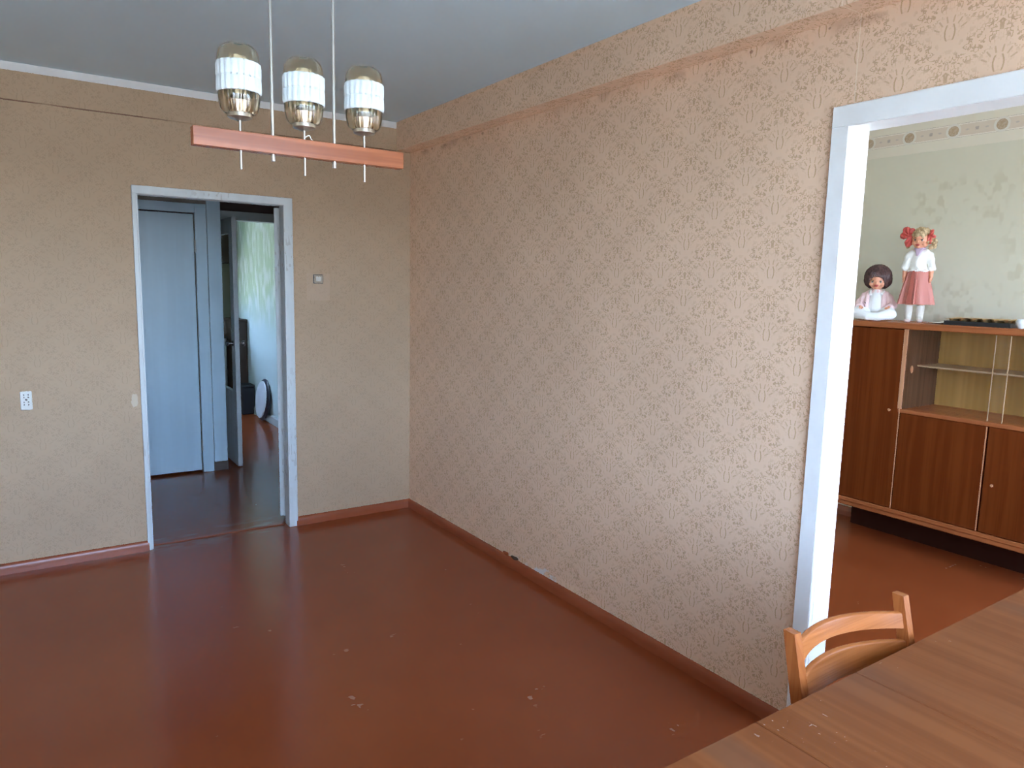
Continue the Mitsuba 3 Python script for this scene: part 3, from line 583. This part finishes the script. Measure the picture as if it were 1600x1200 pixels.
# --- standing doll
k = thing('doll', 'standing blond doll with a red hair bow, white blouse and pink skirt on the sideboard', 'doll')
M = TR(2.29, -2.148, ZTOP) @ RZ(-66)
HC = (0.0, -0.004, 0.490); HR = (0.046, 0.050, 0.055)
HM = TR(0, 0, 0.44) @ RZ(-15) @ RY(3) @ TR(0, 0, -0.44)          # head turned and tilted
skin = [[(0, 0, 0.27, 0.038), (0, 0, 0.31, 0.034), (0, 0, 0.375, 0.038), (0, 0, 0.412, 0.026), (0, -0.001, 0.452, 0.017)]]
for s in (-1, 1):
    skin += [[(s*0.022, 0, 0.27, 0.030), (s*0.030, -0.002, 0.15, 0.0215), (s*0.031, 0.002, 0.09, 0.0195), (s*0.031, 0.002, 0.026, 0.0145), (s*0.032, -0.026, 0.012, 0.0115)],
             [(s*0.036, 0, 0.408, 0.020), (s*0.054, 0.0, 0.395, 0.0175), (s*0.068, 0.0, 0.330, 0.0140), (s*0.070, -0.014, 0.272, 0.0105)]]
    skin += hand((s*0.070, -0.014, 0.270), (0, -0.15, -0.988), (-s*0.3, -0.954, 0.0))
hd = m3.Manifold.batch_boolean(head_parts(HC, *HR), m3.OpType.Add).transform(HM[:3])
put(k+'__body', place(body(skin, 0.0045, 6, [hd]), M), 'mat_doll_skin', smooth=True)
face(k, HC, *HR, M @ HM, s=1.05)
# curly hair: cap, fringe, curls
rs = np.random.RandomState(4); curls = []
for i in range(190):
    th = rs.uniform(0, 2*np.pi); ph = rs.uniform(-0.25, 1.0); z = ph
    r = math.sqrt(max(0, 1-z*z)); px, py, pz = r*math.sin(th), -r*math.cos(th), z
    if py < -0.35 and pz < 0.52: continue                       # leave the face free
    curls.append(ell((HC[0]+px*(HR[0]+0.006), HC[1]+py*(HR[1]+0.005)+0.003, HC[2]+pz*(HR[2]+0.008)), (rs.uniform(0.009, 0.014),)*3))
for x in np.linspace(-0.030, 0.030, 9): curls.append(ell((HC[0]+x, HC[1]-0.045+0.5*x*x/0.05, HC[2]+0.024+rs.uniform(-0.004, 0.006)), (0.007, 0.006, 0.013)))
for i in range(30):                                              # bunches at both sides
    s = 1 if i % 3 else -1
    curls.append(ell((HC[0]+s*(0.058+rs.uniform(-0.006, 0.018)), HC[1]+0.012+rs.uniform(-0.012, 0.012), HC[2]-0.005+rs.uniform(-0.042, 0.032)), (rs.uniform(0.008, 0.013),)*3))
hair = tm(m3.Manifold.batch_boolean(curls+[ell((HC[0], HC[1]+0.012, HC[2]+0.012), (HR[0]+0.002, HR[1]-0.006, HR[2]-0.004))], m3.OpType.Add).refine_to_length(0.004))
hair.merge_vertices(); hair.vertices += hair.vertex_normals*(0.004*(meshkit.noise(hair.vertices*330)-0.5))[:, None]
put(k+'__hair', place(hair, M @ HM), 'mat_blond_hair', smooth=True, label='curly blond hair')
def lobes(c0, specs, seed):
    """a crumpled ribbon bow: full, rippled lobes round a knot"""
    ms = []
    for i_, (dx, dz, L, w_, ang_) in enumerate(specs):
        m = sph((0, 0, 0), 1.0, 4); v = m.vertices; v[:, 0] *= L; v[:, 2] *= w_; v[:, 1] *= 0.014
        v[:, 1] += 0.007*np.sin(v[:, 2]*260+v[:, 0]*90+i_)*np.clip(1-np.abs(v[:, 0])/L*0.6, 0, 1); v[:, 2] *= 0.55+0.45*np.clip((v[:, 0]+L)/L, 0, 1.3)
        v += (meshkit.noise(v*140, seed+i_)-0.5)[:, None]*0.005
        m.apply_transform(TR(c0[0]+dx, c0[1], c0[2]+dz) @ RY(-ang_)); ms.append(m)
    ms.append(sph(c0, 0.011, 2)); return cat(*ms)
put(k+'__bow', place(lobes((-0.052, -0.026, 0.508), [(-0.024, 0.026, 0.030, 0.021, 130), (-0.030, 0.002, 0.032, 0.020, 178), (-0.008, -0.032, 0.034, 0.018, 255), (0.004, 0.026, 0.020, 0.014, 85)], 3), M @ HM), 'mat_red_ribbon', smooth=60, label='big red hair bow')
put(k+'__bow', place(lobes((0.046, -0.020, 0.508), [(0.008, 0.020, 0.022, 0.011, 70), (0.004, -0.020, 0.026, 0.010, 280), (0.018, 0.0, 0.016, 0.010, 10)], 8), M @ HM), 'mat_red_ribbon', smooth=60, label='smaller red hair bow')
# clothes
bl = [[(0, 0, 0.312, 0.046), (0, 0, 0.350, 0.043), (0, 0, 0.385, 0.041), (0, 0.0, 0.415, 0.024)]]
for s in (-1, 1): bl += [[(s*0.016, 0, 0.408, 0.0275), (s*0.036, 0, 0.406, 0.0250), (s*0.053, 0, 0.393, 0.0225), (s*0.068, 0, 0.338, 0.0205), (s*0.070, -0.002, 0.318, 0.0205)]]
cutb = m3.Manifold.cube((0.4, 0.4, 0.2), True).translate((0, 0, 0.205))
blm = tm(m3.Manifold.batch_boolean([m3.Manifold.batch_hull([m3.Manifold.sphere(q[3], 24).translate(q[:3]) for q in (a_, b_)]) for ch in bl for a_, b_ in zip(ch[:-1], ch[1:])], m3.OpType.Add).refine_to_length(0.005) - cutb)
blm.merge_vertices(); fold = 0.0022*np.sin(blm.vertices[:, 0]*150+4*np.sin(blm.vertices[:, 2]*40))+0.002*(meshkit.noise(blm.vertices*90)-0.5)
blm.vertices += blm.vertex_normals*fold[:, None]; trimesh.smoothing.filter_taubin(blm, iterations=3)
hem = []
for t in np.linspace(0, 2*np.pi, 30)[:-1]: hem.append(sph((0.052*math.sin(t), -0.052*math.cos(t), 0.306+0.002*math.sin(6*t)), 0.0065, 1))
put(k+'__blouse', place(cat(blm, *hem), M), 'mat_white_knit', smooth=40, label='short-sleeved white knitted blouse')
put(k+'__scarf', place(cat(trimesh.creation.torus(0.021, 0.0075, 28, 12).apply_transform(np.diag([1.15, 1.1, 1, 1.0])).apply_translation((0, -0.002, 0.436)),
    tm(m3.Manifold.batch_hull([ell((-0.016, -0.026, 0.430), (0.008, 0.006, 0.006)), ell((0.012, -0.027, 0.432), (0.008, 0.006, 0.006)), ell((-0.010, -0.041, 0.398), (0.007, 0.004, 0.007))]))), M), 'mat_lilac', smooth=30, label='lilac neck scarf')
def skirt(z0, z1, r0, r1, n, amp, seg=160, th=0.0012):
    zs = np.linspace(z0, z1, 9); an = np.arange(seg)*2*np.pi/seg; rings = []
    for inner in (0, 1):
        R = []
        for z in zs:
            t = (z-z0)/(z1-z0); r = r0+(r1-r0)*t**0.85; ple = amp*(0.25+0.75*t)*((an*n/(2*np.pi)) % 1-0.5)+0.5*amp*t*np.sin(an*5+1)
            R.append(np.stack([(r+ple-inner*th)*np.sin(an), -(r+ple-inner*th)*np.cos(an)*0.86, np.full(seg, z)], 1))
        rings += R if not inner else R[::-1]
    v = np.concatenate(rings); m_ = len(rings); f = []
    for i in range(m_):
        i2 = (i+1) % m_
        for j in range(seg):
            j2 = (j+1) % seg; f += [(i*seg+j, i*seg+j2, i2*seg+j2), (i*seg+j, i2*seg+j2, i2*seg+j)]
    return trimesh.Trimesh(v, f, process=False)
put(k+'__skirt', place(skirt(0.312, 0.108, 0.050, 0.085, 13, 0.024), M), 'mat_pink_skirt', smooth=30, label='pink pleated skirt')
sa = []  # narrow darker red strip laid over the skirt front
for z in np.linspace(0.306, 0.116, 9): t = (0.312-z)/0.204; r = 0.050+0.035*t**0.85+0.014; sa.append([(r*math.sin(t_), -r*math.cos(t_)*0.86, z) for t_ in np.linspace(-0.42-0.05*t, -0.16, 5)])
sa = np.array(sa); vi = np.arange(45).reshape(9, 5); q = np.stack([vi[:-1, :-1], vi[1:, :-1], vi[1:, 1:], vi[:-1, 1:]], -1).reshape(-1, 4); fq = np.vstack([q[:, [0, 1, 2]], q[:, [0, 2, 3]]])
vv = sa.reshape(-1, 3); put(k+'__front_strip', place(trimesh.Trimesh(np.vstack([vv, vv*[0.985, 0.985, 1]]), np.vstack([fq, fq[:, ::-1]+45]), process=False), M), 'mat_red_sash', smooth=True, label='narrow darker red strip on the skirt front')
for s in (-1, 1):
    put(k+'__sock', place(body([[(s*0.031, 0.001, 0.096, 0.0220), (s*0.031, 0.002, 0.060, 0.0205), (s*0.031, 0.002, 0.026, 0.0180), (s*0.032, -0.024, 0.014, 0.0150)]], 0.005, 1), M), 'mat_sock', smooth=True, label='white sock')
    sh = tm(m3.Manifold.batch_hull([ell((s*0.031, 0.004, 0.011), (0.0185, 0.018, 0.0110)), ell((s*0.033, -0.032, 0.0105), (0.0175, 0.017, 0.0105))]).refine_to_length(0.006))
    put(k+'__shoe', place(sh, M), 'mat_shoe', smooth=True)

# --- sitting doll
k = thing('doll', 'sitting brown-haired doll in a pale pink jacket and white trousers on the sideboard', 'doll')
M = TR(2.262, -1.922, ZTOP) @ RZ(-66)
HC = (0.0, -0.012, 0.252); HR = (0.052, 0.054, 0.060)
skin = [[(0, 0.01, 0.05, 0.045), (0, 0.008, 0.10, 0.042), (0, 0.004, 0.155, 0.030), (0, 0, 0.20, 0.018)]]
for s in (-1, 1):
    skin += [[(s*0.035, 0.006, 0.155, 0.020), (s*0.060, 0.002, 0.145, 0.018), (s*0.088, -0.012, 0.095, 0.0155), (s*0.080, -0.058, 0.082, 0.012)]]
    skin += hand((s*0.080, -0.060, 0.082), (-s*0.10, -0.90, -0.42), (-s*0.95, 0.0, 0.30), 1.25)
hd = m3.Manifold.batch_boolean(head_parts(HC, *HR, 1.1), m3.OpType.Add)
put(k+'__body', place(body(skin, 0.0045, 6, [hd]), M), 'mat_doll_skin', smooth=True)
face(k, HC, *HR, M, eye_dx=0.42, eye_z=-0.22, s=1.15)
cap = ell((0, 0.004, 0.270), (0.077, 0.074, 0.078)) + ell((0, 0.018, 0.250), (0.079, 0.064, 0.060))
cut = ell((0, -0.085, 0.222), (0.053, 0.078, 0.050)) + m3.Manifold.cube((0.3, 0.3, 0.1), True).translate((0, 0, 0.150)) + ell((0, -0.01, 0.20), (0.050, 0.06, 0.040))
hair = tm((cap-cut).refine_to_length(0.0035)); hair.merge_vertices()
an = np.arctan2(hair.vertices[:, 0], -hair.vertices[:, 1]-0.0)
trimesh.smoothing.filter_taubin(hair, iterations=4)
hair.vertices += hair.vertex_normals*(0.0026*np.sin(an*46+3*meshkit.noise(hair.vertices*40)*3)*np.clip((0.350-hair.vertices[:, 2])/0.04, 0.15, 1))[:, None]
put(k+'__hair', place(hair, M), 'mat_brown_hair', smooth=True, label='dark brown bobbed hair with a fringe')
tr_ = [[(0, 0.012, 0.045, 0.052), (0, 0.010, 0.075, 0.050)]]
for s in (-1, 1): tr_ += [[(s*0.030, 0.0, 0.046, 0.040), (s*0.082, -0.055, 0.054, 0.036), (s*0.092, -0.075, 0.046, 0.034), (s*0.030, -0.112, 0.030, 0.026), (-s*0.030, -0.118, 0.026, 0.020)]]
tb = body(tr_, 0.005, 6); tb.vertices += tb.vertex_normals*(0.005*(meshkit.fbm(tb.vertices*55, 3)-0.5))[:, None]
tb.vertices[:, 2] = np.maximum(tb.vertices[:, 2], 0.0)
put(k+'__trousers', place(tb, M), 'mat_white_cloth', smooth=True, label='white trousers over crossed legs')
put(k+'__shirt', place(body([[(0, -0.004, 0.075, 0.050), (0, -0.008, 0.115, 0.046), (0, -0.004, 0.155, 0.034), (0, -0.002, 0.178, 0.024)]], 0.005, 4), M), 'mat_white_cloth', smooth=True, label='white shirt front')
jk = [[(0, 0.016, 0.070, 0.056), (0, 0.014, 0.115, 0.052), (0, 0.008, 0.163, 0.040)]]
for s in (-1, 1): jk += [[(s*0.034, 0.008, 0.163, 0.028), (s*0.060, 0.002, 0.146, 0.029), (s*0.092, -0.012, 0.096, 0.029), (s*0.088, -0.040, 0.086, 0.025)], [(s*0.046, -0.018, 0.160, 0.012), (s*0.046, -0.034, 0.118, 0.014), (s*0.050, -0.036, 0.075, 0.014)]]
jm = body(jk, 0.005, 5); jm.vertices += jm.vertex_normals*(0.0022*np.sin(jm.vertices[:, 0]*220)+0.003*(meshkit.noise(jm.vertices*70)-0.5))[:, None]
put(k+'__jacket', place(jm, M), 'mat_pink_knit', smooth=True, label='open pale pink knitted jacket')
for s in (-1, 1):
    put(k+'__collar', place(tube([(s*0.010, 0.034, 0.184), (s*0.032, 0.016, 0.186), (s*0.036, -0.010, 0.178), (s*0.030, -0.034, 0.160)], [0.009, 0.011, 0.011, 0.007], 10), M), 'mat_white_cloth', smooth=50)
    put(k+'__cuff', place(trimesh.creation.torus(0.019, 0.0075, 24, 10).apply_transform(RX(78)).apply_translation((s*0.0845, -0.058, 0.083)), M), 'mat_pink_knit', smooth=True)
for z in (0.085, 0.110): put(k+'__button', place(sph((-0.055, -0.050, z), 0.0042, 2, (1, 0.5, 1)), M), 'mat_brown_dark', smooth=True)

# ------------------------------------------------------------------ kitchen things seen through the hall
k = thing('enamel_basin', 'round white enamel basin with a dark rim leaning against the kitchen wall on the floor', 'basin')
BM = TR(KX-0.080, 3.62, 0.004) @ RY(7) @ TR(0, 0, 0.232) @ RY(-90)        # open side towards the wall, bottom towards the room
put(k+'__bowl', lathe([(0, 0.016), (0.160, 0.015), (0.196, 0.011), (0.205, 0.004)], 56).apply_transform(BM), 'mat_enamel', smooth=45)
put(k+'__side', lathe([(0.205, 0.004), (0.213, -0.008), (0.224, -0.021), (0.220, -0.024), (0.206, -0.010), (0.198, 0.002)], 56).apply_transform(BM), 'mat_enamel_rim', smooth=45, label='dark blue side')
put(k+'__rim', trimesh.creation.torus(0.222, 0.008, 56, 12).apply_transform(BM @ TR(0, 0, -0.023)), 'mat_enamel_rim', smooth=True, label='dark blue rim')
k = thing('dark_cupboard', 'narrow dark brown cupboard against the kitchen wall beyond the basin', 'cupboard')
put(k+'__body', cat(box(KX-0.16, KX-0.004, 4.34, 4.80, 0.05, 1.05, 0.004), box(KX-0.15, KX-0.01, 4.36, 4.78, 0, 0.05)), 'mat_brown_dark')
put(k+'__top', box(KX-0.17, KX-0.003, 4.32, 4.81, 1.05, 1.075, 0.004), 'mat_brown_dark')
put(k+'__door', box(KX-0.178, KX-0.160, 4.36, 4.78, 0.08, 1.03, 0.003), 'mat_brown_dark')
k = thing('dark_box', 'small dark box on the kitchen floor between the basin and the cupboard', 'box')
put(k+'__body', box(KX-0.15, KX-0.006, 4.06, 4.28, 0, 0.31, 0.006), 'mat_dark')
put(k+'__lid', box(KX-0.155, KX-0.004, 4.055, 4.285, 0.31, 0.335, 0.005), 'mat_dark')
k = thing('gas_stove', 'grey gas stove at the end of the kitchen seen through the glazed door', 'stove')
put(k+'__body', box(-0.70, -0.18, 4.45, 4.98, 0.06, 0.85, 0.008), 'mat_steel')
put(k+'__oven_door', box(-0.67, -0.21, 4.43, 4.452, 0.20, 0.70, 0.004), 'mat_grey_dark')
put(k+'__hob', box(-0.71, -0.17, 4.44, 4.985, 0.85, 0.87, 0.004), 'mat_dark')
for x in (-0.60, -0.50, -0.40, -0.30): put(k+'__knob', cyl((x, 4.425, 0.78), (x, 4.452, 0.78), 0.018, 16), 'mat_white_plastic')
put(k+'__handle', tube([(-0.64, 4.40, 0.67), (-0.24, 4.40, 0.67)], 0.008, 8), 'mat_steel')
k = thing('kettle', 'shiny metal kettle standing on the gas stove behind the glazed kitchen door', 'kettle')
put(k+'__body', lathe([(0, 0), (0.085, 0), (0.095, 0.02), (0.09, 0.075), (0.06, 0.12), (0.04, 0.128), (0, 0.13)], 32, (-0.42, 4.64, 0.871)), 'mat_chrome', smooth=40)
put(k+'__lid', lathe([(0, 0), (0.042, 0), (0.03, 0.012), (0.008, 0.016), (0.012, 0.03), (0, 0.034)], 24, (-0.42, 4.64, 1.0)), 'mat_dark', smooth=40)
put(k+'__handle', tube([(-0.42+0.08*math.cos(t), 4.64, 0.97+0.11*math.sin(t)) for t in np.linspace(0.1, math.pi-0.1, 14)], 0.007, 8), 'mat_dark')
put(k+'__spout', tube([(-0.50, 4.64, 0.90), (-0.54, 4.64, 0.95), (-0.56, 4.64, 1.0)], [0.018, 0.014, 0.010], 10), 'mat_chrome')
k = thing('wall_cabinet', 'dark brown wall cabinet above the stove seen through the glazed door', 'cabinet')
put(k+'__body', box(-0.75, -0.05, 4.70, 4.998, 1.72, 2.30, 0.004), 'mat_brown_dark')
for x in (-0.745, -0.395): put(k+'__door', box(x, x+0.34, 4.682, 4.70, 1.73, 2.29, 0.003), 'mat_brown_dark')
